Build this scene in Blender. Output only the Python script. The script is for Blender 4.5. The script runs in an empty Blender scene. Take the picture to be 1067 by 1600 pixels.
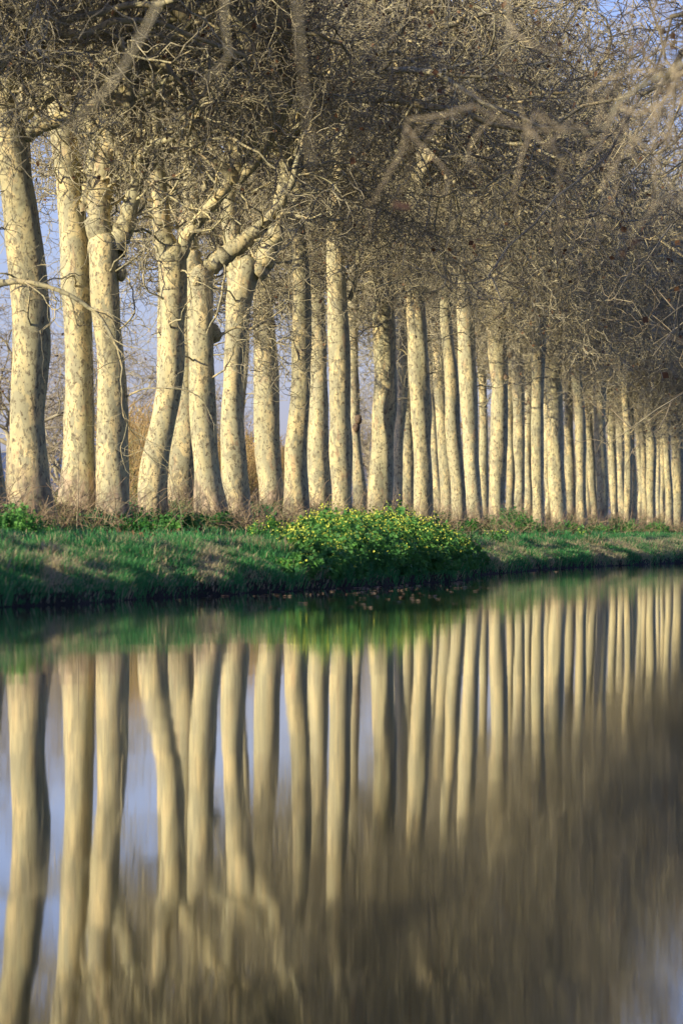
import bpy, math, random
import numpy as np
from mathutils import Vector, noise as mnoise
R = math.radians
rng = np.random.default_rng(7)
random.seed(7)
scn = bpy.context.scene
COL = scn.collection

# ------------------------------------------------------------------ camera, world, sun, exposure
FPX = 8889.0            # focal length in photograph pixels (200 mm on a 36 mm tall frame)
CAMZ = 1.1
HOR = 835.0             # photograph row of the horizon
ANG = math.atan(1216.5 / FPX)          # canal direction, to the right of the view
SA, CA = math.sin(ANG), math.cos(ANG)

cam = bpy.data.cameras.new('camera'); camo = bpy.data.objects.new('camera', cam); COL.objects.link(camo)
cam.sensor_fit = 'VERTICAL'; cam.sensor_height = 36; cam.sensor_width = 24; cam.lens = 200
cam.clip_start = 1; cam.clip_end = 12000
camo.location = (0, 0, CAMZ)
camo.rotation_euler = (R(90) + math.atan((HOR - 800) / FPX), 0, 0)
cam.dof.use_dof = True; cam.dof.focus_distance = 160; cam.dof.aperture_fstop = 2.8
scn.camera = camo

SUN_EL = 18.0
SUNV = Vector((-math.sin(R(57)), -math.cos(R(57)), 0)) * math.cos(R(SUN_EL)) + Vector((0, 0, math.sin(R(SUN_EL))))
w = bpy.data.worlds.new('World'); scn.world = w; w.use_nodes = True
nt = w.node_tree; nt.nodes.clear()
sky = nt.nodes.new('ShaderNodeTexSky'); sky.sky_type = 'NISHITA'; sky.sun_disc = False
sky.sun_elevation = R(SUN_EL); sky.sun_rotation = math.atan2(SUNV.x, SUNV.y)
sky.air_density = 1.0; sky.dust_density = 0.6; sky.ozone_density = 3.0
tint = nt.nodes.new('ShaderNodeMix'); tint.data_type = 'RGBA'; tint.blend_type = 'MULTIPLY'
tint.inputs[0].default_value = 1; tint.inputs[7].default_value = (0.64, 0.63, 1.05, 1)
bg = nt.nodes.new('ShaderNodeBackground'); bg.inputs[1].default_value = 0.13
wo = nt.nodes.new('ShaderNodeOutputWorld')
nt.links.new(sky.outputs[0], tint.inputs[6]); nt.links.new(tint.outputs[2], bg.inputs[0]); nt.links.new(bg.outputs[0], wo.inputs[0])

sl = bpy.data.lights.new('sun', 'SUN'); sl.energy = 4.6; sl.angle = R(0.55); sl.color = (1.0, 0.86, 0.61)
so = bpy.data.objects.new('sun', sl); COL.objects.link(so); so.location = (-60, -60, 60)
so.rotation_euler = (-SUNV).to_track_quat('-Z', 'Y').to_euler()
scn.view_settings.view_transform = 'Standard'; scn.view_settings.look = 'None'
scn.view_settings.exposure = 0.60; scn.view_settings.gamma = 1.0; scn.view_settings.use_curve_mapping = False
scn.cycles.max_bounces = 6; scn.cycles.diffuse_bounces = 3; scn.cycles.glossy_bounces = 3
scn.cycles.use_denoising = True

# ------------------------------------------------------------------ helpers
def sl2w(s, L):
    """along-canal distance s and distance L left of the camera's line -> world x, y"""
    return -L * CA + s * SA, s * CA + L * SA
def depth_at(px, L):
    return L / (SA - (px - 533.5) / FPX * CA)
def pix(px, py, Y):
    return np.array([(px - 533.5) / FPX * Y, Y, CAMZ + (HOR - py) / FPX * Y])
def s_of(X, Y): return X * SA + Y * CA
def L_of(X, Y): return -X * CA + Y * SA

def mesh_np(name, V, F, mats=(), fm=None, smooth=True, attrs=None):
    """V (n,3); F (m,k) array or a list of such arrays (k = 3 or 4)"""
    me = bpy.data.meshes.new(name)
    Fs = F if isinstance(F, list) else [F]
    V = np.asarray(V, np.float32)
    loops = np.concatenate([f.reshape(-1) for f in Fs]).astype(np.int32)
    tot = np.concatenate([np.full(len(f), f.shape[1]) for f in Fs]).astype(np.int32)
    st = np.concatenate([[0], np.cumsum(tot)[:-1]]).astype(np.int32)
    me.vertices.add(len(V)); me.vertices.foreach_set('co', V.reshape(-1))
    me.loops.add(len(loops)); me.loops.foreach_set('vertex_index', loops)
    me.polygons.add(len(tot)); me.polygons.foreach_set('loop_start', st)
    for m in mats: me.materials.append(m)
    if fm is not None: me.polygons.foreach_set('material_index', np.asarray(fm, np.int32))
    me.polygons.foreach_set('use_smooth', np.full(len(tot), smooth))
    if attrs:
        for k, a in attrs.items():
            at = me.attributes.new(k, 'FLOAT', 'POINT'); at.data.foreach_set('value', np.asarray(a, np.float32))
    me.update(calc_edges=True); me.validate(clean_customdata=False)
    return me

def obj(name, me, parent=None, loc=(0, 0, 0), rz=0.0, sc=None):
    o = bpy.data.objects.new(name, me); COL.objects.link(o)
    if parent: o.parent = parent
    o.location = loc; o.rotation_euler = (0, 0, rz)
    if sc is not None: o.scale = sc if hasattr(sc, '__len__') else (sc, sc, sc)
    return o
def tag(o, label=None, cat=None, group=None, kind=None):
    if label: o['label'] = label
    if cat: o['category'] = cat
    if group: o['group'] = group
    if kind: o['kind'] = kind
    return o

def norm(v): return v / np.maximum(np.linalg.norm(v, axis=-1, keepdims=True), 1e-9)
def perp(v):
    r = rng.normal(size=v.shape); r -= (r * v).sum(-1, keepdims=True) * v
    return norm(r)
def walk(st, d, ln, r0, r1, n, kink, trop, trop_end=None):
    B = len(st); P = np.zeros((B, n + 1, 3)); P[:, 0] = st; d = norm(d).copy()
    step = (np.asarray(ln) / n)[:, None]
    for i in range(n):
        P[:, i + 1] = P[:, i] + d * step
        t = trop if trop_end is None else trop + (trop_end - trop) * i / n
        d = norm(d + rng.normal(size=d.shape) * kink + np.array([0, 0, t]))
    u = np.linspace(0, 1, n + 1)[None, :]
    Rr = np.asarray(r0)[:, None] * (1 - u) + np.asarray(r1)[:, None] * u
    return P, Rr
def kids(P, Rr, m, t0, t1, alo, ahi):
    """m children starts per path: position, direction, parent radius"""
    B, n, _ = P.shape
    t = (t0 + (t1 - t0) * (np.arange(m)[None, :] + rng.random((B, m))) / m) * (n - 1)
    i = np.minimum(t.astype(int), n - 2); f = (t - i)[..., None]
    b = np.arange(B)[:, None]
    a0, a1 = P[b, i], P[b, i + 1]
    pos = a0 * (1 - f) + a1 * f
    tan = norm(a1 - a0)
    rad = Rr[b, i] * (1 - f[..., 0]) + Rr[b, i + 1] * f[..., 0]
    tan = tan.reshape(-1, 3); an = np.radians(rng.uniform(alo, ahi, len(tan)))[:, None]
    d = tan * np.cos(an) + perp(tan) * np.sin(an)
    return pos.reshape(-1, 3), d, rad.reshape(-1)
def tubes(P, Rr, k, base=0):
    B, n, _ = P.shape
    T = np.empty_like(P); T[:, 1:-1] = P[:, 2:] - P[:, :-2]; T[:, 0] = P[:, 1] - P[:, 0]; T[:, -1] = P[:, -1] - P[:, -2]
    T = norm(T)
    ref = perp(norm(P[:, -1] - P[:, 0] + 1e-6))[:, None, :]
    U = norm(np.cross(T, ref)); W = np.cross(T, U)
    a = np.linspace(0, 2 * np.pi, k, endpoint=False)
    V = P[:, :, None] + Rr[:, :, None, None] * (U[:, :, None] * np.cos(a)[None, None, :, None] + W[:, :, None] * np.sin(a)[None, None, :, None])
    idx = np.arange(B * n * k).reshape(B, n, k) + base
    q = np.stack([idx[:, :-1], np.roll(idx, -1, 2)[:, :-1], np.roll(idx, -1, 2)[:, 1:], idx[:, 1:]], -1).reshape(-1, 4)
    return V.reshape(-1, 3), q
class Acc:
    def __init__(s): s.V = []; s.Q = []; s.T = []; s.mq = []; s.mt = []; s.n = 0
    def add(s, V, F, m=0):
        F = F + s.n
        (s.Q if F.shape[1] == 4 else s.T).append(F); (s.mq if F.shape[1] == 4 else s.mt).append(np.full(len(F), m))
        s.V.append(V); s.n += len(V)
    def tube(s, P, Rr, k, m=0):
        V, q = tubes(P, Rr, k); s.add(V, q, m)
    def mesh(s, name, mats, smooth=True, attrs=None):
        F = []; fm = []
        if s.Q: F.append(np.concatenate(s.Q)); fm.append(np.concatenate(s.mq))
        if s.T: F.append(np.concatenate(s.T)); fm.append(np.concatenate(s.mt))
        return mesh_np(name, np.concatenate(s.V), F, mats, np.concatenate(fm), smooth, attrs)

# smooth value noise on arrays
_N = rng.random((64, 64))
def vn(x, y):
    x = np.asarray(x, float); y = np.asarray(y, float)
    xi = np.floor(x).astype(int); yi = np.floor(y).astype(int); fx = x - xi; fy = y - yi
    fx = fx * fx * (3 - 2 * fx); fy = fy * fy * (3 - 2 * fy)
    g = lambda a, b: _N[a % 64, b % 64]
    return (g(xi, yi) * (1 - fx) + g(xi + 1, yi) * fx) * (1 - fy) + (g(xi, yi + 1) * (1 - fx) + g(xi + 1, yi + 1) * fx) * fy

# ------------------------------------------------------------------ materials
def newmat(name, rough=0.8):
    m = bpy.data.materials.new(name); m.use_nodes = True
    n = m.node_tree.nodes; b = n['Principled BSDF']; b.inputs['Roughness'].default_value = rough
    b.inputs['Specular IOR Level'].default_value = 0.25
    return m, m.node_tree, b
def node(t, ty, **kw):
    n = t.nodes.new(ty)
    for k, v in kw.items(): setattr(n, k, v)
    return n
def mixc(t, fac, a, b, blend='MIX'):
    m = node(t, 'ShaderNodeMix', data_type='RGBA', blend_type=blend)
    for i, v in ((0, fac), (6, a), (7, b)):
        if hasattr(v, 'links') or hasattr(v, 'is_output'): t.links.new(v, m.inputs[i])
        else: m.inputs[i].default_value = v if i == 0 else (*v, 1)
    return m.outputs[2]
def ramp(t, src, lo, hi):
    m = node(t, 'ShaderNodeMapRange'); m.interpolation_type = 'SMOOTHSTEP'
    m.inputs[1].default_value = lo; m.inputs[2].default_value = hi; t.links.new(src, m.inputs[0]); return m.outputs[0]
def math_(t, op, a, b):
    m = node(t, 'ShaderNodeMath', operation=op)
    for i, v in ((0, a), (1, b)):
        if hasattr(v, 'is_output'): t.links.new(v, m.inputs[i])
        else: m.inputs[i].default_value = v
    return m.outputs[0]
def noise_(t, vec, scale, detail=3, rough=0.5, dist=0.0):
    n = node(t, 'ShaderNodeTexNoise'); n.inputs['Scale'].default_value = scale; n.inputs['Detail'].default_value = detail
    n.inputs['Roughness'].default_value = rough; n.inputs['Distortion'].default_value = dist
    t.links.new(vec, n.inputs['Vector']); return n.outputs[0]

def bark_mat(name, base_grime=True, dull=0.0):
    m, t, b = newmat(name, 0.75)
    tc = node(t, 'ShaderNodeTexCoord'); oi = node(t, 'ShaderNodeObjectInfo')
    off = node(t, 'ShaderNodeVectorMath', operation='SCALE'); off.inputs[0].default_value = (37, 53, 71)
    t.links.new(oi.outputs['Random'], off.inputs['Scale'])
    def vec(sz):
        mp = node(t, 'ShaderNodeMapping'); mp.inputs['Scale'].default_value = (1, 1, sz)
        t.links.new(tc.outputs['Object'], mp.inputs[0])
        ad = node(t, 'ShaderNodeVectorMath', operation='ADD'); t.links.new(mp.outputs[0], ad.inputs[0]); t.links.new(off.outputs[0], ad.inputs[1])
        return ad.outputs[0]
    v1, v2 = vec(0.45), vec(0.6)
    pale = mixc(t, ramp(t, noise_(t, v1, 2.6, 4, .55), .38, .62), (.75, .61, .31), (.50, .455, .25))
    col0 = mixc(t, math_(t, 'MULTIPLY', ramp(t, noise_(t, v1, 1.5, 5, .6, .7), .50, .56), .6), pale, (.43, .43, .27))
    pale = col0
    col = mixc(t, ramp(t, noise_(t, v1, 4.2, 6, .62, .8), .48, .57), pale, (.39, .37, .23))          # olive plates
    col = mixc(t, math_(t, 'MULTIPLY', ramp(t, noise_(t, v2, 9, 4, .6, .4), .565, .60), .85), col, (.24, .215, .13))   # flake scars
    col = mixc(t, math_(t, 'MULTIPLY', ramp(t, noise_(t, v2, 15, 3, .6), .585, .62), .9), col, (.15, .125, .08))     # small dark flakes
    col = mixc(t, math_(t, 'MULTIPLY', ramp(t, noise_(t, v1, 3.1, 5, .6, .9), .60, .66), .4), col, (.56, .36, .20)) # fresh tan scars
    if base_grime:
        sep = node(t, 'ShaderNodeSeparateXYZ'); t.links.new(tc.outputs['Object'], sep.inputs[0])
        n1 = noise_(t, v1, 2.2, 5, .6, .5)
        z = math_(t, 'ADD', sep.outputs[2], math_(t, 'MULTIPLY', math_(t, 'SUBTRACT', n1, .5), -3.0))
        g = ramp(t, z, 1.0, .1)
        pink = mixc(t, ramp(t, noise_(t, v1, 5, 5, .65), .42, .54), (.46, .36, .24), (.19, .16, .11))
        col = mixc(t, math_(t, 'MULTIPLY', g, math_(t, 'ADD', .35, ramp(t, noise_(t, v1, 7, 5, .7), .40, .58))), col, pink)
    if dull: col = mixc(t, dull, col, (.25, .23, .16))
    hsv = node(t, 'ShaderNodeHueSaturation'); t.links.new(col, hsv.inputs['Color'])
    vr = node(t, 'ShaderNodeMapRange'); vr.inputs[3].default_value = .82; vr.inputs[4].default_value = 1.08
    t.links.new(oi.outputs['Random'], vr.inputs[0]); t.links.new(vr.outputs[0], hsv.inputs['Value'])
    t.links.new(hsv.outputs[0], b.inputs['Base Color'])
    bp = node(t, 'ShaderNodeBump'); bp.inputs['Strength'].default_value = .6; bp.inputs['Distance'].default_value = .02
    t.links.new(noise_(t, v2, 8, 6, .65), bp.inputs['Height']); t.links.new(bp.outputs[0], b.inputs['Normal'])
    return m
M_bark = bark_mat('plane_bark')
M_limb = bark_mat('limb_bark', False, .25)

def simple(name, c1, c2, scale=3, rough=.8, rnd=False, trans=0.0):
    m, t, b = newmat(name, rough)
    tc = node(t, 'ShaderNodeTexCoord')
    col = mixc(t, ramp(t, noise_(t, tc.outputs['Object'], scale, 4), .35, .65), c1, c2)
    t.links.new(col, b.inputs['Base Color'])
    if trans:
        tr = node(t, 'ShaderNodeBsdfTranslucent'); t.links.new(col, tr.inputs[0])
        mx = node(t, 'ShaderNodeMixShader'); mx.inputs[0].default_value = trans
        t.links.new(b.outputs[0], mx.inputs[1]); t.links.new(tr.outputs[0], mx.inputs[2])
        t.links.new(mx.outputs[0], t.nodes['Material Output'].inputs[0])
    return m
M_twig = simple('twig_bark', (.52, .475, .31), (.23, .20, .13), 1.1)
M_twig_dark = simple('boughs_brown', (.56, .50, .31), (.30, .26, .165), 1.3)
M_twig_brown = simple('brown_twig', (.46, .39, .25), (.25, .205, .13), 1.3)
M_leaf_dead = simple('dead_leaf', (.27, .15, .08), (.15, .08, .04), 2.0, .7, trans=.3)
M_knot = simple('knot_wood', (.20, .14, .09), (.09, .065, .045), 9)
M_ivy = simple('undergrowth_leaf', (.028, .075, .022), (.045, .13, .032), 1.2, .5, trans=.25)
M_nettle = simple('nettle_leaf', (.05, .19, .04), (.08, .27, .045), 3, .5, trans=.3)
M_mleaf = simple('mustard_leaf', (.055, .19, .05), (.15, .38, .08), 1.5, .5, trans=.3)
M_mflower = simple('mustard_petal', (.68, .80, .14), (.80, .82, .10), 3, .6, trans=.3)
M_stalk = simple('dry_stalk', (.34, .26, .16), (.22, .16, .10), 3)
M_reed = simple('reed_straw', (.62, .42, .18), (.42, .33, .14), .8, trans=.2)
M_reedg = simple('reed_green', (.22, .27, .09), (.33, .30, .12), .8, trans=.2)
M_fluff = simple('seed_fluff', (.70, .58, .52), (.55, .45, .42), 3)
M_hill = simple('hill_wood_haze', (.09, .14, .24), (.12, .17, .26), .004)  # blue distance haze is painted into the wooded hills' base colour
def blade_mat():
    m, t, b = newmat('grass_blade', .7); b.inputs['Specular IOR Level'].default_value = .08
    a = node(t, 'ShaderNodeAttribute'); a.attribute_name = 'dry'; a2 = node(t, 'ShaderNodeAttribute'); a2.attribute_name = 'hue'
    g = mixc(t, a2.outputs['Fac'], (.06, .245, .085), (.13, .42, .13))
    c = mixc(t, a.outputs['Fac'], g, (.68, .53, .34))
    t.links.new(c, b.inputs['Base Color'])
    tr = node(t, 'ShaderNodeBsdfTranslucent'); t.links.new(c, tr.inputs[0])
    mx = node(t, 'ShaderNodeMixShader'); mx.inputs[0].default_value = .4
    t.links.new(b.outputs[0], mx.inputs[1]); t.links.new(tr.outputs[0], mx.inputs[2]); t.links.new(mx.outputs[0], t.nodes['Material Output'].inputs[0])
    return m
M_blade = blade_mat()
def ground_mat():
    m, t, b = newmat('bank_soil', .95)
    g = node(t, 'ShaderNodeNewGeometry')
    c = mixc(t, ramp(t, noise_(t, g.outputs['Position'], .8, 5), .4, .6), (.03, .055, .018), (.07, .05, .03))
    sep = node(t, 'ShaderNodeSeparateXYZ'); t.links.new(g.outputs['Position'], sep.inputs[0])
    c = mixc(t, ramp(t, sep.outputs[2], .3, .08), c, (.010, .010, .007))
    t.links.new(c, b.inputs['Base Color'])
    bp = node(t, 'ShaderNodeBump'); bp.inputs['Strength'].default_value = 1; bp.inputs['Distance'].default_value = .08
    t.links.new(noise_(t, g.outputs['Position'], 6, 6), bp.inputs['Height']); t.links.new(bp.outputs[0], b.inputs['Normal'])
    return m
M_ground = ground_mat()
def water_mat():
    m, t, b = newmat('canal_water', .028)
    b.inputs['Base Color'].default_value = (.012, .018, .012, 1); b.inputs['IOR'].default_value = 1.333
    b.inputs['Specular IOR Level'].default_value = .5
    g = node(t, 'ShaderNodeNewGeometry')
    mp = node(t, 'ShaderNodeMapping'); mp.inputs['Scale'].default_value = (.35, 1, 1); t.links.new(g.outputs['Position'], mp.inputs[0])
    h = noise_(t, mp.outputs[0], .55, 2, .5)
    bp = node(t, 'ShaderNodeBump'); bp.inputs['Strength'].default_value = 1; bp.inputs['Distance'].default_value = .0018
    t.links.new(h, bp.inputs['Height']); t.links.new(bp.outputs[0], b.inputs['Normal'])
    return m
M_water = water_mat()
_t = M_water.node_tree; _g = node(_t, 'ShaderNodeNewGeometry'); _mp = node(_t, 'ShaderNodeMapping'); _mp.inputs['Scale'].default_value = (.12, .05, 1)
_t.links.new(_g.outputs['Position'], _mp.inputs[0]); _mr = node(_t, 'ShaderNodeMapRange'); _mr.inputs[1].default_value = .35; _mr.inputs[2].default_value = .65; _mr.inputs[3].default_value = .022; _mr.inputs[4].default_value = .042
_t.links.new(noise_(_t, _mp.outputs[0], 1.0, 3), _mr.inputs[0]); _t.links.new(_mr.outputs[0], _t.nodes['Principled BSDF'].inputs['Roughness'])

# ------------------------------------------------------------------ terrain
E_S = [60, 80, 98, 117, 130, 137, 145, 165, 182, 200, 217, 300]
E_L = [16.9, 16.7, 16.3, 15.8, 15.35, 15.6, 16.9, 17.5, 18.1, 17.3, 16.75, 16.7]
def edge(s):
    return np.interp(s, E_S, E_L) + (vn(s * .35, 3.3) - .5) * .5 + (vn(s * 1.3, 9.1) - .5) * .22
def ground_z(s, L):
    s = np.asarray(s, float); L = np.asarray(L, float)
    q = L - edge(s)
    z = np.interp(q, [-1.2, -.25, 0, .06, .3, .8, 1.6, 2.6, 4.2], [-.9, -.5, -.08, .20, .36, .52, .70, .87, 1.04])
    z = z + np.interp(L, [21.2, 22.3, 24.2, 25.6, 32, 34, 39, 46, 90], [0, .08, .52, .86, .86, .75, .0, -.45, -.5])
    z = z - np.interp(s, [150, 220], [0, .09]) * np.interp(L, [21, 23], [0, 1])
    am = np.interp(q, [0, .3, 1.5], [0, .5, 1])
    z = z + am * ((vn(s * .5, L * .9) - .5) * .16 + (vn(s * 1.9, L * 2.1 + 7) - .5) * .10)
    nb = np.interp(-L, [-1.2, -.5, .2, 2, 30], [-.9, -.1, .3, .7, .9])
    z = np.where(L < 8, nb, z)
    return z
S = np.concatenate([[-3000, -1000, -300, -100], np.arange(-40, 60, 4), np.arange(60, 330, .45), np.arange(330, 460, 4), [500, 600, 800, 1200, 2000, 3200, 4800]])
Lr = np.concatenate([[-3000, -800, -200, -60, -20, -8, -4, -2, -.2, .5, 1.2, 2, 8, 13], np.arange(14.6, 25, .16), np.arange(25, 46, .8), [50, 60, 90, 150, 300, 800, 2000, 4500]])
SS, LL = np.meshgrid(S, Lr, indexing='ij')
Z = ground_z(SS, LL)
X, Y = sl2w(SS, LL)
ns, nl = SS.shape
idx = np.arange(ns * nl).reshape(ns, nl)
q = np.stack([idx[:-1, :-1], idx[:-1, 1:], idx[1:, 1:], idx[1:, :-1]], -1).reshape(-1, 4)
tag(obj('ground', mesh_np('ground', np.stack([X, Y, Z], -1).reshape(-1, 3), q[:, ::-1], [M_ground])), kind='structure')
wx, wy = sl2w(np.array([-600., -600, 4500, 4500]), np.array([-.4, 20.3, 20.3, -.4]))
wv = np.stack([wx, wy, np.zeros(4)], -1)
tag(obj('canal_water', mesh_np('canal_water', wv, np.array([[0, 3, 2, 1]]), [M_water], smooth=False)), kind='structure')
# distant hills
hx = np.linspace(-1800, 1800, 160); hv = []
for k, (dy, f) in enumerate([(0, 0), (250, .75), (500, 1), (900, .8), (1500, 0)]):
    hh = 22 + 46 * vn(hx * .0032 + 4, k * .3) + 14 * vn(hx * .013, k * .5)
    hv.append(np.stack([hx, np.full_like(hx, 2900. + dy), hh * f], -1))
hv = np.stack(hv); idx = np.arange(hv.shape[0] * 160).reshape(hv.shape[0], 160)
q = np.stack([idx[:-1, :-1], idx[:-1, 1:], idx[1:, 1:], idx[1:, :-1]], -1).reshape(-1, 4)
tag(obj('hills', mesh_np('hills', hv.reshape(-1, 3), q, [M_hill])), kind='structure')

# ------------------------------------------------------------------ crown meshes (shared)
def leaves_at(pts, size, acc, m, droop=True):
    n = len(pts)
    a = norm(rng.normal(size=(n, 3)) + (np.array([0, 0, -.8]) if droop else 0)); b = perp(a)
    s = size * rng.uniform(.6, 1.3, (n, 1))
    c = pts + a * s * .5
    V = np.stack([pts, c + b * s * .5, pts + a * s * 1.05, c - b * s * .5], 1).reshape(-1, 3)
    acc.add(V, np.arange(n * 4).reshape(n, 4), m)

def make_crown(name, n0=5, el=(35, 78), l0=(7, 10.5), r0=.17, m1=8, l1=(2.4, 5.0), m2=6, m3=3, trop0=.06, droop=-.03, mats=None, leaf=110, l3=(.5, 1.25), rt=.0145, kink=.38, lead=True, azr=None, t1=.12):
    A = Acc()
    az = np.arange(n0) * 2 * np.pi / n0 + rng.uniform(-.35, .35, n0)
    if azr: az = np.radians(rng.uniform(azr[0], azr[1], n0))
    e = np.radians(rng.uniform(el[0], el[1], n0))
    if lead: e[0] = math.radians(84)
    d = np.stack([np.cos(az) * np.cos(e), np.sin(az) * np.cos(e), np.sin(e)], -1)
    st = np.zeros((n0, 3)); st[:, 2] = -.25
    ln = rng.uniform(*l0, n0); rr = r0 * rng.uniform(.75, 1.15, n0)
    P0, R0 = walk(st, d, ln, rr, rr * .22, 12, kink * .8, trop0)
    R0 *= 1 + rng.normal(size=R0.shape) * .07
    A.tube(P0, R0, 9, 0)
    # heavy secondary limbs
    p, d, r = kids(P0, R0, 3, .12, .65, 30, 65)
    Pb, Rb = walk(p, d, rng.uniform(3.5, 6.5, len(p)), r * .62, r * .62 * .3, 10, kink, trop0)
    A.tube(Pb, Rb, 7, 0)
    P1s = []
    for (P, Q, m) in ((P0, R0, m1), (Pb, Rb, max(3, m1 - 3))):
        p, d, r = kids(P, Q, m, t1, 1.0, 35, 80)
        ln = rng.uniform(*l1, len(p)); r = np.clip(r * .5, .022, .055)
        P1, R1 = walk(p, d, ln, r, r * .35, 9, kink * 1.05, 0.02, droop)
        A.tube(P1, R1, 5, 0); P1s.append((P1, R1))
    for P1, R1 in P1s:
        p, d, r = kids(P1, R1, m2, .15, 1.0, 35, 85)
        ln = rng.uniform(.9, 2.1, len(p)); r = np.clip(r * .6, rt * 1.15, .026)
        P2, R2 = walk(p, d, ln, r, r * .5, 7, kink * 1.1, 0.01, droop)
        A.tube(P2, R2, 4, 1)
        p, d, r = kids(P2, R2, m3, .15, 1.0, 35, 85)
        ln = rng.uniform(*l3, len(p)); r = np.full(len(p), rt) * rng.uniform(.6, 1.1, len(p))
        P3, R3 = walk(p, d, ln, r, r * .5, 5, kink * 1.15, 0.0, droop * 1.5)
        A.tube(P3, R3, 3, 2)
        if leaf:
            k = rng.choice(len(P3), min(leaf // 2, len(P3)), replace=False)
            leaves_at(P3[k, -1], .15, A, 3)
    return A.mesh(name, mats or [M_limb, M_twig, M_twig, M_leaf_dead])

CROWNS = [make_crown('crown_%d' % i, trop0=.05, m1=6, t1=.26, r0=.20) for i in range(4)]
DROOP = [make_crown('droop_%d' % i, n0=6, el=(-10, 35), l0=(3, 5.5), r0=.035, m1=5, l1=(1.0, 2.4), m2=5, m3=3, trop0=-.05, droop=-.10, leaf=70, lead=False, azr=(-110, 60), rt=.012) for i in range(3)]
LOW = [make_crown('spray_%d' % i, n0=5, el=(-5, 45), l0=(2.5, 4.5), r0=.05, m1=5, l1=(1.0, 2.2), m2=5, m3=5, trop0=-.02, droop=-.06, leaf=60, lead=False) for i in range(3)]
M_NEAR = [M_limb, M_twig_brown, M_twig_brown, M_leaf_dead]
NEARC = [make_crown('near_crown_%d' % i, n0=6, el=(8, 40), l0=(6, 8.0), r0=.06, m1=8, l1=(1.6, 3.2), m2=6, m3=7, rt=.006, l3=(.4,.9), trop0=-.015, droop=-.09, mats=M_NEAR, leaf=420, lead=True) for i in range(2)]
OVER = [make_crown('over_crown_%d' % i, n0=4, el=(28, 62), l0=(9, 12.5), r0=.15, m1=6, m2=5, m3=3, trop0=.0, azr=(-62, 48), lead=False) for i in range(3)]
OVERN = [make_crown('over_near_%d' % i, n0=5, el=(14, 58), l0=(10, 14), r0=.14, m1=7, m2=5, m3=4, trop0=.0, azr=(118, 232), lead=False, leaf=260, rt=.009, mats=[M_twig_dark, M_twig_brown, M_twig_brown, M_leaf_dead]) for i in range(3)]
BGC = [make_crown('far_crown_%d' % i, n0=6, el=(25, 80), l0=(5, 8), r0=.10, m1=5, m2=5, m3=4, mats=[M_twig, M_twig_brown, M_twig_brown, M_leaf_dead], leaf=60, rt=.013) for i in range(2)]

# ------------------------------------------------------------------ plane trees on the far bank
def smooth_path(zs, vals, z):
    v = np.interp(z, zs, vals); k = np.array([1, 2, 3, 2, 1.]) / 9
    vp = np.concatenate([[v[0]] * 2, v, [v[-1]] * 2]); return np.convolve(vp, k, 'valid')
def trunk_mesh(zs, xs, rs, ys, z0, z1, seed, k=26, cap=False):
    n = int(max(24, (z1 - z0) / .22)); z = np.linspace(z0, z1, n)
    x = smooth_path(zs, xs, z); y = smooth_path(zs, ys, z); r = smooth_path(zs, rs, z)
    x = x + (vn(z * (.3 + .23 * ((seed * .618) % 1)) + seed * 7.13, 3.0 + seed * 1.37) - .5) * .17 * np.clip(z / 2, 0, 1); r = r * (1 + .22 * (vn(z * .8 + seed * 3.3, 8.0) - .5))
    rbase = r.copy()
    if cap: r = r * np.sqrt(np.clip(1 - (1 - np.clip((z1 - z) / .55, 0, 1)) ** 2, .0001, 1))
    a = np.linspace(0, 2 * np.pi, k, endpoint=False)
    AA, ZZ = np.meshgrid(a, z); rr = r[:, None] * np.ones(k)
    u, v = np.cos(AA) * 1.3 + 20 + seed * 3.7, np.sin(AA) * 1.3 + 20
    rr = rr * (1 + .16 * (vn(u + ZZ * .45, v + ZZ * .22) - .5) + .09 * (vn(u * 2.3 + ZZ * 1.4, v * 2.3 + 5) - .5) + .05 * (vn(u * 4 + ZZ * 3.1, v * 4) - .5))
    ph = seed * 1.7
    flare = np.exp(-np.clip(ZZ - .0, 0, 9) / .38)
    rr = rr * (1 + flare * (.16 + .14 * np.sin(AA * 3 + ph) + .08 * np.sin(AA * 5 + 2 * ph)))
    V = np.stack([x[:, None] + rr * np.cos(AA), y[:, None] + rr * np.sin(AA), ZZ], -1).reshape(-1, 3)
    idx = np.arange(n * k).reshape(n, k)
    q = np.stack([idx[:-1], np.roll(idx, -1, 1)[:-1], np.roll(idx, -1, 1)[1:], idx[1:]], -1).reshape(-1, 4)
    return V, q, (x, y, z, rbase)
def blob(c, r, seed, squash=(1, 1, 1)):
    nu, nv = 12, 9; th = np.linspace(0, np.pi, nv); ph = np.linspace(0, 2 * np.pi, nu, endpoint=False)
    T, Pp = np.meshgrid(th, ph, indexing='ij')
    n = np.stack([np.sin(T) * np.cos(Pp), np.sin(T) * np.sin(Pp), np.cos(T)], -1)
    rr = r * (1 + .5 * (vn(n[..., 0] * 2.1 + seed * 5 + 9, n[..., 1] * 2.1 + n[..., 2] * 1.7 + 20) - .5))
    V = (n * rr[..., None] * np.array(squash) + np.array(c)).reshape(-1, 3)
    idx = np.arange(nv * nu).reshape(nv, nu)
    q = np.stack([idx[:-1], idx[1:], np.roll(idx, -1, 1)[1:], np.roll(idx, -1, 1)[:-1]], -1).reshape(-1, 4)
    return V, q

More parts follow.
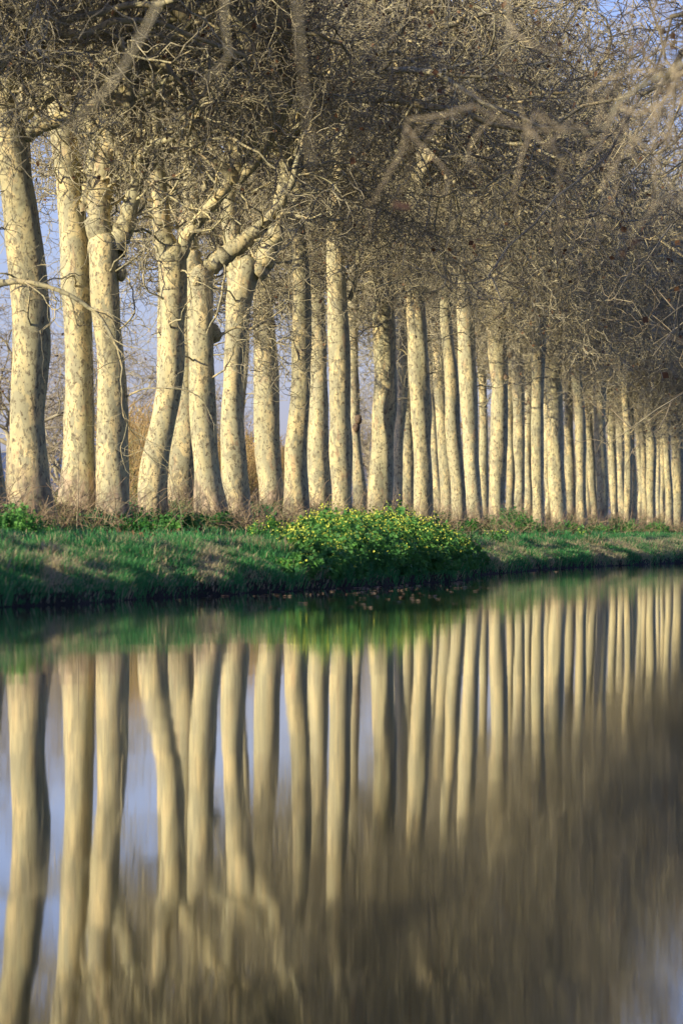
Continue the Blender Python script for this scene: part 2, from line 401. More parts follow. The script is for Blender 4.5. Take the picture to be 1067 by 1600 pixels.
GRP = 'plane trees of the avenue on the far bank'
def plane_tree(L, pts, label, fork=None, limbs=(), knots=(), shoots=(), crown=True, group=GRP, seed=0, spray=True, cs=1.0):
    """pts: (photo row, column, width) up the trunk, lowest first, read at the tree's own distance"""
    xb = pts[0][1]; Yd = depth_at(xb, L); X0 = (xb - 533.5) / FPX * Yd
    m = Yd / FPX
    s = s_of(X0, Yd); z0 = float(ground_z(s, L)) - .03
    root = bpy.data.objects.new('plane_tree', None); COL.objects.link(root); root.location = (X0, Yd, z0)
    tag(root, label, 'tree', group)
    zs = [CAMZ + (HOR - p[0]) * m - z0 for p in pts]; xs = [(p[1] - xb) * m for p in pts]; rs = [p[2] * m / 2 for p in pts]
    zs = [-.4] + zs; xs = [xs[0]] + xs; rs = [rs[0]] + rs
    r_ = random.Random(seed * 31 + 5)
    if fork is None:
        fz = zs[-1] + r_.uniform(.8, 2.6); fz = max(fz, 7.2 if seed < 9 else (11.2 if pts[0][1] < 960 else 9.6) + r_.uniform(-.4, 1.4))
        xs.append(xs[-1] + (xs[-1] - xs[-2]) * .4 + r_.uniform(-.1, .1)); rs.append(rs[-1] * .8); zs.append(fz)
    ys = [0] + [r_.uniform(-.12, .12) * (i > 0) for i in range(len(zs) - 1)]
    top = zs[-1]
    V, q, (tx, ty, tz, tr) = trunk_mesh(zs, xs, rs, ys, -.4, top + .35, seed, cap=fork is not None)
    obj('trunk', mesh_np('trunk', V, q, [M_bark]), root)
    tp = (float(tx[-1]), float(ty[-1]), top)
    for li, lb in enumerate(limbs):
        P = np.array([[(c - xb) * m, (0 if len(l) < 1 else l[0]), CAMZ + (HOR - yy) * m - z0] for (yy, c, wd, *l) in lb])
        wd = np.array([l[2] * m / 2 for l in lb])
        t = np.linspace(0, len(lb) - 1, 5 * len(lb)); i = np.arange(len(lb))
        PP = np.stack([smooth_path(i, P[:, k], t) for k in range(3)], -1)[None]; RR = smooth_path(i, wd, t)[None]
        PP += rng.normal(size=PP.shape) * wd.mean() * .12; RR = RR * (1 + rng.normal(size=RR.shape) * .05)
        A = Acc(); A.tube(PP, RR, 14, 0)
        if wd[-1] > .03 or len(lb) > 2:
            p, d, r = kids(PP, RR, 9, .2, 1, 35, 80)
            P1, R1 = walk(p, d, rng.uniform(.8, 2.6, len(p)), np.clip(r * .35, .012, .04), np.clip(r * .15, .006, .02), 8, .33, .0, -.05); A.tube(P1, R1, 5, 0)
            p, d, r = kids(P1, R1, 6, .15, 1, 35, 80)
            P1, R1 = walk(p, d, rng.uniform(.4, 1.2, len(p)), r * .5, r * .3, 6, .35, .0, -.05); A.tube(P1, R1, 3, 1)
            # leading tip keeps going and carries twigs
            e = PP[:, -1]; dd = norm(PP[:, -1] - PP[:, -3])
            P1, R1 = walk(e, dd, [3.2], RR[:, -1], RR[:, -1] * .2, 12, .25, .02); A.tube(P1, R1, 8, 0)
            p, d, r = kids(P1, R1, 9, .1, 1, 35, 80)
            P1, R1 = walk(p, d, rng.uniform(.8, 2.2, len(p)), np.clip(r * .5, .01, .03), np.clip(r * .2, .005, .02), 8, .33, .0, -.03); A.tube(P1, R1, 4, 0)
            p, d, r = kids(P1, R1, 6, .15, 1, 35, 80)
            P1, R1 = walk(p, d, rng.uniform(.4, 1.2, len(p)), r * .5, r * .3, 6, .35, .0, -.05); A.tube(P1, R1, 3, 1)
        obj('limb', A.mesh('limb', [M_limb if wd.mean() < .1 else M_bark, M_twig]), root)
    for (yy, c, wd, dy) in knots:
        V, q = blob(((c - xb) * m, dy, CAMZ + (HOR - yy) * m - z0), wd * m / 2, yy, (1, .9, 1.15))
        obj('knot', mesh_np('knot', V, q, [M_bark if wd > 13 else M_knot]), root)
    # thin shoots low on the bole
    for sh in range(r_.randint(2, 4)):
        zz = r_.uniform(.42, .97) * top
        i = int(np.searchsorted(tz, zz)); i = min(i, len(tz) - 1)
        az = r_.uniform(math.pi, 2 * math.pi) if r_.random() < .8 else r_.uniform(0, math.pi)
        d0 = np.array([[math.cos(az), math.sin(az), .5]])
        p0 = np.array([[tx[i], ty[i], tz[i]]]) + d0 * tr[i] * .8 * np.array([1, 1, 0])
        P1, R1 = walk(p0, d0, [r_.uniform(1.2, 3.2)], [.028], [.009], 12, .30, -.02, -.10)
        A = Acc(); A.tube(P1, R1, 5, 0)
        p, d, r = kids(P1, R1, 9, .2, 1, 35, 80)
        P2, R2 = walk(p, d, rng.uniform(.3, 1.1, len(p)), r * .5, r * .25, 6, .32, -.02, -.08); A.tube(P2, R2, 3, 1)
        p, d, r = kids(P2, R2, 3, .2, 1, 35, 80)
        P2, R2 = walk(p, d, rng.uniform(.2, .5, len(p)), r * .7, r * .5, 4, .32, -.02, -.08); A.tube(P2, R2, 3, 1)
        obj('shoot', A.mesh('shoot', [M_limb, M_twig]), root)
    hi = [lb for lb in limbs if lb[-1][0] < 290 and 0 < seed < 9]
    if hi:
        for c, lb in enumerate(hi):
            obj('crown', CROWNS[(seed + c) % 4], root, ((lb[-1][1] - xb) * m, 0, CAMZ + (HOR - lb[-1][0]) * m - z0), r_.uniform(0, 6.28), .72)
        if seed < 3: obj('crown', CROWNS[seed % 4], root, tp, r_.uniform(0, 6.28), .9)
    elif crown:
        k = cs * r_.uniform(.9, 1.12) * min(1.15, max(.75, tr[-1] / .26))
        obj('crown', CROWNS[seed % 4], root, tp, r_.uniform(0, 6.28), (k, k, k * r_.uniform(.95, 1.15)))
    if L < 26 and (seed > 8 or seed == 2):
        obj('crown', OVER[seed % 3], root, (tp[0], tp[1], max(top, 8.0) + r_.uniform(-.5, 1.5)), r_.uniform(-.2, .2), r_.uniform(.9, 1.12))
    if seed > 7 and seed < 59:
        for c in range(1 if pts[0][1] < 860 else 3): obj('side_branch', DROOP[(seed + c) % 3], root, (float(tx[-1]), 0, top - (r_.uniform(.2, 2.6) if pts[0][1] < 800 else r_.uniform(-.2, 2.4))), r_.uniform(-.4, .4), r_.uniform(.7, 1.1))
    if spray and not hi and (seed < 9 or seed > 28):
        obj('side_branch', LOW[seed % 3], root, (tp[0], tp[1], top - r_.uniform(-.4, .7)), r_.uniform(0, 6.28), r_.uniform(.7, 1.0))
    return root

TREES = [
 (24, [(800, -22, 62), (650, -26, 52), (450, -30, 50), (250, -28, 50)], 'plane tree cut off by the left edge with its root flare running down the bank', dict(limbs=[[(445, -8, 14, -.3), (440, 30, 9, -.5), (447, 70, 8, -.6), (462, 110, 7, -.7), (490, 155, 6, -.7), (530, 180, 5, -.8), (560, 190, 3, -.8)]])),
 (24, [(770, 44, 72), (700, 46, 66), (650, 46, 58), (575, 47, 56), (430, 42, 59), (350, 36, 61), (250, 24, 58), (180, 15, 50)], 'widest plane trunk, its lower bark peeling in tan and pink patches', dict(fork=1, limbs=[[(132, -8, 22), (108, 52, 20), (72, 112, 18), (42, 190, 15), (24, 300, 11)], [(215, 28, 26), (200, 60, 24), (184, 100, 20), (165, 150, 15), (158, 200, 13)], [(190, 0, 30), (150, -20, 28), (110, -40, 26)]])),
 (25, [(778, 119, 57), (700, 124, 52), (575, 125, 49), (430, 119, 50), (350, 115, 46), (250, 105, 43), (200, 97, 38), (150, 86, 34)], 'tall straight plane trunk with a bare sapling standing in front of its foot', dict(fork=1, limbs=[[(170, 92, 14), (112, 140, 12), (96, 210, 10), (94, 330, 7), (80, 390, 5)], [(330, 128, 26), (290, 140, 24), (250, 145, 20), (200, 158, 17)]])),
 (24, [(790, 178, 57), (700, 175, 50), (575, 172, 48), (425, 166, 46), (375, 165, 54)], 'plane tree forking low into a left stem and a shorter cut right limb', dict(fork=1, knots=[(428, 189, 20, -.1)], limbs=[[(395, 160, 46), (350, 153, 40), (300, 155, 34), (250, 164, 29), (200, 172, 26), (120, 176, 20)], [(400, 174, 42), (370, 186, 36), (345, 197, 29), (310, 208, 24), (270, 217, 18)]])),
 (24, [(790, 238, 44), (740, 238, 42), (690, 246, 40), (650, 256, 38), (575, 268, 39), (430, 270, 40), (390, 268, 44)], 'plane trunk that bends to the right above its foot, crossing its neighbour', dict(fork=1, limbs=[[(410, 266, 40), (375, 258, 34), (345, 255, 29), (300, 250, 26), (230, 240, 24), (150, 244, 18)], [(400, 280, 26), (370, 292, 22), (345, 310, 20), (310, 340, 18), (270, 372, 14)]])),
 (26.5, [(790, 281, 46), (700, 285, 42), (650, 288, 32), (575, 290, 28), (450, 288, 26)], 'shaded plane trunk crossing behind the bent one, with a dark burl on its right side', dict(knots=[(702, 302, 17, -.1), (690, 299, 13, -.1)])),
 (24, [(800, 331, 48), (740, 323, 44), (650, 316, 43), (575, 313, 43), (460, 312, 40), (425, 307, 44)], 'plane trunk with a swelling on its right side and a thick limb rising right', dict(fork=1, knots=[(520, 332, 28, .1), (440, 308, 14, -.35)], limbs=[[(430, 314, 30), (410, 340, 28), (392, 360, 28), (375, 385, 26), (350, 415, 18)], [(440, 303, 40), (400, 296, 34), (370, 294, 29), (320, 300, 26), (250, 296, 22)], [(530, 338, 5), (520, 350, 5), (510, 370, 4), (515, 392, 4), (505, 410, 3)]])),
 (24, [(790, 371, 46), (700, 366, 40), (640, 364, 36), (575, 366, 34), (500, 371, 37), (440, 378, 44), (415, 386, 50)], 'plane trunk that splits into a V with a heavy limb leaning right', dict(fork=1, knots=[(668, 361, 8, -.3)], limbs=[[(445, 373, 38), (410, 368, 32), (375, 364, 27), (330, 356, 24), (260, 362, 20)], [(430, 396, 38), (405, 415, 34), (370, 430, 28), (320, 436, 22), (260, 450, 16)]])),
 (27, [(782, 424, 41), (680, 421, 38), (575, 419, 36), (460, 414, 32), (400, 410, 28)], 'evenly tapering plane trunk right of the V shaped one, standing a little back', {}),
 (24, [(787, 463, 36), (650, 467, 33), (575, 468, 30), (425, 468, 27), (370, 468, 25)], 'pale plane trunk with a bright left edge at the left end of the yellow flowers', {}),
 (28, [(784, 501, 36), (700, 499, 33), (575, 497, 28), (460, 495, 26), (400, 493, 24)], 'plane trunk widening at its foot just left of the cream column like trunk', {}),
 (24, [(790, 535, 35), (575, 535, 34), (440, 529, 33), (380, 526, 30)], 'thick cream plane trunk like a column rising out of the yellow flowers', dict(limbs=[[(470, 545, 8, .3), (440, 556, 7, .3), (400, 560, 6, .2)]])),
 (32, [(790, 564, 25), (720, 559, 18), (680, 556, 15), (575, 552, 16), (500, 549, 16), (450, 552, 16)], 'slim dark plane tree with a leafy ivy knot at the sky gap', dict(knots=[(655, 560, 12, -.2), (668, 557, 12, -.2)], limbs=[[(520, 552, 9), (490, 562, 8), (450, 574, 6)]])),
 (24, [(797, 593, 40), (740, 596, 36), (575, 600, 35), (480, 599, 35), (430, 596, 30)], 'plane trunk right of the blue sky gap, swelling at its lit foot', {}),
 (29, [(796, 620, 18), (700, 623, 17), (575, 626, 20), (460, 628, 20)], 'narrow plane trunk close behind the one right of the sky gap', {}),
 (33, [(798, 638, 21), (700, 636, 18), (620, 636, 16), (500, 640, 14)], 'straight greyish plane trunk set back left of the tapering leaning trunk', {}),
 (24, [(798, 661, 27), (700, 658, 29), (575, 655, 33), (500, 652, 33), (440, 648, 30)], 'plane trunk leaning left and wider above than at its foot', {}),
 (31, [(800, 684, 20), (620, 672, 18), (500, 664, 16)], 'left leaning slim plane trunk tucked behind the wider leaning one', {}),
 (27.5, [(803, 700, 22), (700, 693, 20), (575, 685, 18), (500, 679, 17)], 'second of two parallel left leaning plane trunks', {}),
 (24, [(804, 717, 22), (675, 710, 22), (575, 703, 20), (500, 699, 20), (430, 696, 19)], 'left leaning plane trunk with a small elbow of twigs at its top', {}),
 (24.5, [(807, 740, 25), (675, 733, 26), (575, 728, 28), (480, 726, 28)], 'plane trunk with a bump on its left, two left of the brightest far trunk', dict(knots=[(665, 722, 8, 0)])),
 (30, [(806, 757, 15), (675, 755, 14), (600, 753, 14), (500, 751, 13)], 'thin plane trunk squeezed left of the brightest far trunk', {}),
 (24, [(812, 776, 27), (675, 777, 27), (600, 778, 28), (500, 777, 33), (440, 776, 30)], 'brightest far plane trunk, straight, with a dark knot high on its right', dict(knots=[(590, 790, 9, -.2), (555, 797, 8, -.1)])),
 (31, [(806, 796, 14), (675, 797, 12), (500, 797, 12)], 'shadowed slim plane trunk directly right of the brightest far trunk', {}),
 (27, [(808, 810, 15), (675, 811, 18), (560, 806, 20), (480, 803, 18)], 'slightly wavy plane trunk beside clusters of hanging brown leaves', {}),
 (33, [(808, 824, 14), (650, 826, 12), (500, 826, 11)], 'dark thin plane tree with a curved limb and brown leaf clusters', dict(limbs=[[(715, 821, 6), (690, 830, 6), (670, 838, 5), (640, 845, 5), (600, 848, 4)]])),
 (24, [(814, 841, 20), (675, 841, 20), (525, 842, 23), (460, 842, 22)], 'sturdy plane trunk right of the brown leaf clusters', {}),
 (31, [(808, 856, 12), (600, 853, 12)], 'slim shaded plane trunk leaning between two sturdier ones', {}),
 (24, [(812, 873, 23), (675, 868, 26), (580, 865, 24), (500, 866, 23)], 'plane trunk with a white lit left edge in the right half', {}),
 (27, [(812, 893, 15), (675, 889, 14), (560, 886, 13)], 'slim plane trunk just right of the white edged one', {}),
 (24, [(814, 909, 17), (675, 904, 16), (580, 900, 16), (500, 898, 15)], 'third plane trunk right of the brown leaf clusters, speckled and medium thick', {}),
 (31, [(812, 919, 12), (600, 914, 10)], 'dark narrow plane trunk half hidden by a speckled one', {}),
 (28, [(814, 929, 13), (675, 919, 14), (560, 914, 13)], 'plane trunk of the right half that leans left most strongly', {}),
 (24, [(815, 941, 17), (675, 937, 19), (560, 934, 18)], 'broad plane trunk right of the strongly leaning one', {}),
 (28, [(814, 960, 12), (675, 953, 12), (560, 950, 12)], 'slender plane trunk leaning left above a tuft of bank plants', {}),
 (33, [(814, 969, 9), (560, 962, 9)], 'very thin pale plane trunk beside the slender leaning one', {}),
 (24, [(815, 980, 11), (675, 979, 12), (560, 978, 12)], 'lone thin plane trunk with a leaf tuft under its fork', {}),
 (24, [(816, 990, 13), (675, 985, 14), (560, 981, 14)], 'dark plane trunk under the long drooping bough', {}),
 (31, [(815, 1000, 8), (600, 997, 8)], 'left one of a pair of hair thin plane trunks', {}),
 (28, [(815, 1007, 9), (600, 1004, 9)], 'right one of a pair of hair thin plane trunks', {}),
 (24, [(816, 1017, 14), (675, 1014, 16), (560, 1010, 16)], 'pale plane trunk wider than the hair thin pair left of it', {}),
 (33, [(816, 1028, 7), (600, 1027, 7)], 'thinnest plane trunk near the right edge', {}),
 (30, [(816, 1035, 8), (600, 1033, 8)], 'thin plane trunk between the thinnest one and a leaning one', {}),
 (24, [(817, 1045, 12), (675, 1041, 12), (560, 1038, 12)], 'slightly leaning plane trunk second from the right edge', {}),
 (24, [(818, 1058, 16), (675, 1056, 20), (560, 1055, 20)], 'bright broad far plane trunk close to the right edge', {}),
 (29, [(817, 1068, 10), (600, 1067, 10)], 'plane trunk cut by the right edge of the picture', {}),
]
tree_objs = []
for i, (L, pts, lab, kw) in enumerate(TREES):
    tree_objs.append(plane_tree(L, pts, lab, seed=i, **kw))
# the avenue going on beyond both sides of the frame (their crowns and shadows reach into it)
def extra(L, s, seed, d=.75):
    X, Yd = sl2w(s, L); px = 533.5 + X / Yd * FPX; k = FPX / Yd
    z0 = float(ground_z(s, L)); yb = HOR - (z0 - CAMZ) * k
    side = 'left' if px < 0 else 'right'
    return plane_tree(L, [(yb, px, d * k), (yb - 4 * k, px + random.uniform(-.2, .2) * k, d * .85 * k), (yb - 7.5 * k, px + random.uniform(-.3, .3) * k, d * .75 * k)],
                      'plane tree continuing the avenue out of the %s side, only its crown reaching in' % side, seed=seed, group=GRP + ', out of frame %s' % side, cs=1.05)
n = 60
for s in (62, 71, 80, 89, 98, 107): extra(24, s, n); n += 1
for s in (66, 75, 84, 93, 102): extra(31.5, s, n); n += 1
for s in (318, 328, 340, 354, 370): extra(24, s, n, .6); n += 1
for s in (345, 362, 382): extra(31.5, s, n, .6); n += 1
for s in (150, 166, 183, 201, 220, 242, 266, 292, 320): extra(37, s, n, .6) if 0 else None
# back row trees standing between the listed trunks, hidden behind them but carrying crowns
near_objs = []
for px, L, wd, nm in ((40, 30, 34, 'widest plane trunk'), (123, 30, 30, 'tall straight plane trunk'), (172, 32.5, 30, 'low forking plane tree'), (537, 37, 18, 'cream column like trunk'), (598, 37, 18, 'trunk right of the sky gap')):
    plane_tree(L, [(792, px, wd), (600, px, wd * .85), (430, px - 2, wd * .75)], 'back row plane tree standing hidden behind the ' + nm, seed=n, cs=1.1); n += 1
random.seed(21)
for s in (193, 218, 243, 270, 298, 333):
    L = 38 + random.uniform(-1, 1); sx = s + 28; X, Yd = sl2w(sx, L); px = 533.5 + X / Yd * FPX; k = FPX / Yd; z0 = float(ground_z(sx, L)); yb = HOR - (z0 - CAMZ) * k
    plane_tree(L, [(yb, px, .5 * k), (yb - 5 * k, px + random.uniform(-.4, .2) * k, .42 * k), (yb - 8 * k, px + random.uniform(-.5, .2) * k, .36 * k)], 'slim shaded plane trunk of the hindmost row glimpsed between the nearer trunks', seed=n, group='hindmost row of plane trees', cs=1.15); n += 1
# ------------------------------------------------------------------ near bank trees: low boughs hang over the water, out of focus
for j, (s, L, rz, zc) in enumerate([(36, -4.2, .3, 6.0), (45, -3.8, 2.0, 5.8), (54, -3.8, 4.1, 5.9), (64, -3.8, 1.1, 6.2), (75, -3.6, 3.3, 6.6), (87, -3.6, 5.2, 7), (100, -3.5, .7, 7.4), (113, -3.5, 1.7, 9), (127, -3.5, 2.7, 10), (141, -3.5, 3.7, 11), (156, -3.5, 4.7, 11.5), (172, -3.5, 5.7, 12), (190, -3.5, 6.7, 13), (210, -3.5, 1.2, 14)]):
    X, Yd = sl2w(s, L); z0 = float(ground_z(s, L))
    root = bpy.data.objects.new('plane_tree', None); COL.objects.link(root); root.location = (X, Yd, z0)
    tag(root, {0: 'near bank plane tree whose blurred boughs cross the top left and top centre', 1: 'near bank plane tree whose thin blurred stem hangs at the top right', 2: 'near bank plane tree with blurred rusty leaves hanging at the right'}.get(j, 'near bank plane tree farther along, its brown twigs filling the upper right of the view'), 'tree', 'near bank trees overhanging the canal'); near_objs.append(root)
    V, q, _ = trunk_mesh([-.3, 0, 3, zc], [0, 0, .1, .1], [.5, .5, .4, .36], [0, 0, 0, 0], -.3, zc + .3, j + 90)
    obj('trunk', mesh_np('trunk', V, q, [M_bark]), root)
    if j < 3: obj('crown', NEARC[j % 2], root, (.1, 0, zc + 1.6), rz, random.uniform(1.0, 1.15))
    if j > 4:
        for a in range(2 if j < 7 else 0, 6 if j < 8 else 9 if j < 13 else 4): obj('crown', OVERN[(j + a) % 3], root, (.1, 0, zc + (2.6 + 1.7 * a if j < 8 else 1.0 + 1.2 * a)), random.uniform(-.45, .45), random.uniform(1.0, 1.12) * (1.28 if j > 6 else 1))
def hang(root, path, Yd, wpx, twigs=10, leaves=0):
    o3 = np.array(root.location); m = Yd / FPX
    P = np.array([pix(a, b, Yd) for a, b in path]) - o3; t = np.linspace(0, len(path) - 1, 14); i = np.arange(len(path))
    PP = np.stack([smooth_path(i, P[:, k], t) for k in range(3)], -1)[None]; RR = np.linspace(wpx, wpx * .5, 14)[None] * m / 2
    A = Acc(); A.tube(PP, RR * .38, 8, 0)
    if twigs:
        p, d, r = kids(PP, RR, twigs, .1, 1, 35, 80); P2, R2 = walk(p, d, rng.uniform(.3, .9, len(p)), r * .5, r * .3, 7, .3, 0, -.08); A.tube(P2, R2, 4, 1)
    if leaves: leaves_at(PP[0][rng.integers(4, 14, leaves)] + rng.normal(0, .05, (leaves, 3)), .07, A, 2)
    obj('bough', A.mesh('bough', [M_twig_dark, M_twig_brown, M_leaf_dead]), root)
hang(near_objs[0], [(262, -60), (262, -10), (215, 62), (200, 100), (150, 165), (100, 205), (45, 240)], 27, 13, 0)
hang(near_objs[0], [(460, -60), (468, 60), (478, 160), (488, 270)], 24, 9, 0)
hang(near_objs[1], [(980, -40), (985, 80), (988, 170), (1000, 220), (1016, 262)], 30, 8, 0)
hang(near_objs[1], [(350, -30), (352, 60), (362, 85), (340, 110), (312, 130)], 30, 7, 0, 0)
hang(near_objs[2], [(1040, 300), (1010, 340), (990, 365), (975, 385)], 42, 3, 3, 7)
hang(near_objs[2], [(790, -20), (796, 40), (788, 90)], 36, 8, 2, 0)
# ------------------------------------------------------------------ background bare trees behind the avenue
for j, (px, L, h, cs, lab) in enumerate([
    (14, 52, 5, 1.0, 'slim bare tree with a dark stem behind the widest plane trunk'),
    (95, 70, 4, 1.1, 'bare brown tree in the gap right of the widest plane trunk'),
    (205, 60, 3.5, 1.1, 'bare twiggy tree standing behind the dry reeds'),
    (335, 75, 4, 1.1, 'bare tree in the narrow gap left of the V shaped trunk'),
    (575, 62, 6, 1.0, 'russet bare tree filling the top of the blue sky gap'),
    (640, 58, 3, 1.1, 'bare tree closing the view behind the parallel slim trunks'),
    (705, 60, 3, 1.1, 'bare tree behind the two parallel leaning trunks'),
    (770, 55, 3, 1.1, 'bare tree behind the brightest far trunk'),
    (835, 55, 3, 1.1, 'bare tree behind the brown leaf clusters'),
    (890, 50, 3, 1.1, 'bare tree behind the trunk with the white lit edge'),
    (940, 50, 3, 1.1, 'bare tree behind the strongly leaning trunk on the right'),
    (990, 48, 3, 1.1, 'bare tree behind the pair of hair thin trunks'),
    (1040, 48, 3, 1.1, 'bare tree at the far end behind the last trunks')]):
    Yd = depth_at(px, L); X = (px - 533.5) / FPX * Yd; s = s_of(X, Yd); z0 = float(ground_z(s, L))
    root = bpy.data.objects.new('bare_tree', None); COL.objects.link(root); root.location = (X, Yd, z0)
    tag(root, lab, 'tree', 'bare trees beyond the avenue')
    V, q, _ = trunk_mesh([-.3, 0, h], [0, 0, .1], [.22, .2, .15], [0, 0, 0], -.3, h + .3, j + 120, 12)
    obj('trunk', mesh_np('trunk', V, q, [M_twig]), root)
    obj('crown', BGC[j % 2], root, (.1, 0, h), j * 1.3, cs * 1.1)

# ------------------------------------------------------------------ reeds and bushes behind the avenue
def strip_reeds():
    A = Acc(); n = 3200
    px = rng.uniform(188, 470, n); L = rng.uniform(39, 46, n)
    Yd = depth_at(px, L); X = (px - 533.5) / FPX * Yd; s = s_of(X, Yd); z = ground_z(s, L)
    dens = vn(px * .035, 1.3); k = dens > .30; X, Yd, z, px = X[k], Yd[k], z[k], px[k]; n = len(X)
    st = np.stack([X, Yd, z], -1)
    d = norm(np.stack([rng.normal(0, .12, n), rng.normal(0, .12, n), np.ones(n)], -1))
    h = rng.uniform(3.0, 5.6, n) * (.7 + .45 * vn(px * .05, 8.8))
    P, Q = walk(st, d, h, np.full(n, .016), np.full(n, .006), 6, .05, -.0, -.03)
    A.tube(P, Q, 3, 0)
    p, d, r = kids(P, Q, 7, .25, 1, 20, 55)
    P2, Q2 = walk(p, d, rng.uniform(.4, .9, len(p)), np.full(len(p), .022), np.full(len(p), .004), 4, .1, -.05, -.35)
    V, q = tubes(P2, Q2, 3); A.add(V, q, 0)
    p, d, r = kids(P, Q, 3, .05, .6, 20, 55)
    P2, Q2 = walk(p, d, rng.uniform(.4, .9, len(p)), np.full(len(p), .022), np.full(len(p), .004), 4, .1, -.05, -.35)
    V, q = tubes(P2, Q2, 3); A.add(V, q, 1)
    return A.mesh('reeds', [M_reed, M_reedg])
tag(obj('reeds', strip_reeds()), 'bed of tall dry golden reeds seen between the trunks on the left', 'reeds', kind='stuff')

def shrub_mesh(name, n=240, h=2.2, fl=260):
    A = Acc()
    az = rng.uniform(0, 2 * np.pi, n); e = rng.uniform(.5, 1.5, n); d = np.stack([np.cos(az) * np.cos(e), np.sin(az) * np.cos(e), np.sin(e)], -1)
    st = np.stack([rng.normal(0, .5, n), rng.normal(0, .5, n), np.zeros(n)], -1)
    P, Q = walk(st, d, rng.uniform(.5, 1, n) * h, np.full(n, .014), np.full(n, .005), 7, .18, .02, -.03); A.tube(P, Q, 3, 0)
    p, dd, r = kids(P, Q, 6, .3, 1, 25, 70)
    P2, Q2 = walk(p, dd, rng.uniform(.25, .7, len(p)), r * .7, r * .4, 4, .25, 0, -.02); A.tube(P2, Q2, 3, 0)
    k = rng.choice(len(P2), fl, replace=False)
    for c in range(3): leaves_at(P2[k, -1] + rng.normal(0, .03, (fl, 3)), .055, A, 1, False)
    return A.mesh(name, [M_twig_brown, M_fluff])
SHR = [shrub_mesh('shrub_a'), shrub_mesh('shrub_b')]
for j, (px, L, sc, lab) in enumerate([(-4, 40, 1.25, 'bare bush with pale fluffy seed heads at the left edge'), (20, 41, 1.2, 'bare bush with pale seed heads left of the widest trunk foot'),
    (88, 40, 1.2, 'bare bush with seed heads in the first gap between trunks'), (150, 41, 1.1, 'bare bush in the gap between the second and third trunks'),
    (392, 38, 1.0, 'bare bush below the reeds right of the V shaped trunk'), (440, 38, 1.1, 'bare bush between two evenly tapering trunks'),
    (575, 40, 1.1, 'pinkish bare bush at the foot of the blue sky gap'), (588, 43, 1.4, 'taller pinkish bush behind the one at the sky gap'), (480, 40, 1.2, 'bare bush behind the pale trunk beside the flowers'), (515, 40, 1.2, 'bare bush left of the column like trunk')]):
    Yd = depth_at(px, L); X = (px - 533.5) / FPX * Yd; z0 = float(ground_z(s_of(X, Yd), L))
    tag(obj('bare_shrub', SHR[j % 2], None, (X, Yd, z0), j * 1.1, sc), lab, 'bush', 'bare bushes behind the avenue')

# ------------------------------------------------------------------ grass
def grass(n, Lq, srange, hgt, wid, dens_fn, keep=None):
    s = rng.uniform(*srange, n)
    s = srange[0] + (srange[1] - srange[0]) * rng.random(n) ** 1.25     # denser where it is near
    q = rng.uniform(*Lq, n); L = edge(s) + q
    k = rng.random(n) < dens_fn(s, q, L); s, q, L = s[k], q[k], L[k]
    X, Yd = sl2w(s, L); z = ground_z(s, L); n = len(s)
    tuft = vn(s * 1.7, L * 2.3); h = hgt * rng.uniform(.5, 1.25, n) * (.35 + 1.5 * tuft ** 2)
    dryp = np.clip((vn(s * .30 + 11, q * .8 + 4) - .52) * 4.5, 0, 1) * np.interp(q, [0, .3, 1.8, 2.6], [.5, 1, .9, .15])
    pxx = 533.5 + X / Yd * FPX
    for cx, w_, a_ in ((85, 30, .95), (150, 25, .55), (330, 28, 1.0), (255, 20, .5), (780, 30, .6), (850, 22, .45), (930, 30, .35), (1040, 28, .7)): dryp = np.maximum(dryp, a_ * np.exp(-((pxx - cx) / w_) ** 2) * np.interp(q, [0, .25, .9, 1.6, 2.3], [.3, .9, 1, .8, .1]))
    dry = (rng.random(n) < .07 + .9 * dryp).astype(float) * rng.uniform(.5, 1, n)
    az = rng.uniform(0, 2 * np.pi, n); lean = rng.uniform(.1, .9, n)
    dx, dy = np.cos(az) * lean, np.sin(az) * lean
    dn = np.interp(q, [0, .5, 1.6], [.75, .3, .0]) * rng.uniform(.2, 1.3, n)        # on the slope blades hang towards the water
    dx = dx + dn * CA; dy = dy - dn * SA
    wx = wid * rng.uniform(.7, 1.3, n) * (1 + s / 300)
    px_, py_ = -np.sin(az), np.cos(az)
    b = np.stack([X, Yd, z - .02], -1); W = np.stack([px_ * wx, py_ * wx, 0 * wx], -1)
    mid = b + np.stack([dx * h * .3, dy * h * .3, h * .62], -1)
    droop = np.interp(dn, [0, .9], [.95, .55])
    tip = b + np.stack([dx * h * .95, dy * h * .95, h * droop], -1)
    V = np.stack([b - W, b + W, mid - W * .7, mid + W * .7, tip], 1).reshape(-1, 3)
    i = np.arange(n)[:, None] * 5
    Q = i + np.array([[0, 1, 3, 2]]); T = i + np.array([[2, 3, 4]])
    me = mesh_np('grass', V, [Q, T], [M_blade], smooth=False,
                 attrs={'dry': np.repeat(dry, 5), 'hue': np.repeat(np.clip(rng.normal(.45, .3, n) + (vn(s * .4, L) - .5) * .8, 0, 1), 5)})
    return me
tag(obj('grass', grass(400000, (.02, 2.6), (78, 300), .21, .0065, lambda s, q, L: np.clip(.55 + 1.0 * vn(s * .9, q * 2), 0, 1))),
    'green and straw coloured grass on the canal bank slope', 'grass', kind='stuff')
tag(obj('grass', grass(150000, (2.6, 9.0), (95, 330), .17, .008, lambda s, q, L: np.where(L < 22.6, 1, .35))),
    'short green grass on the flat of the bank below the trees', 'grass', kind='stuff')

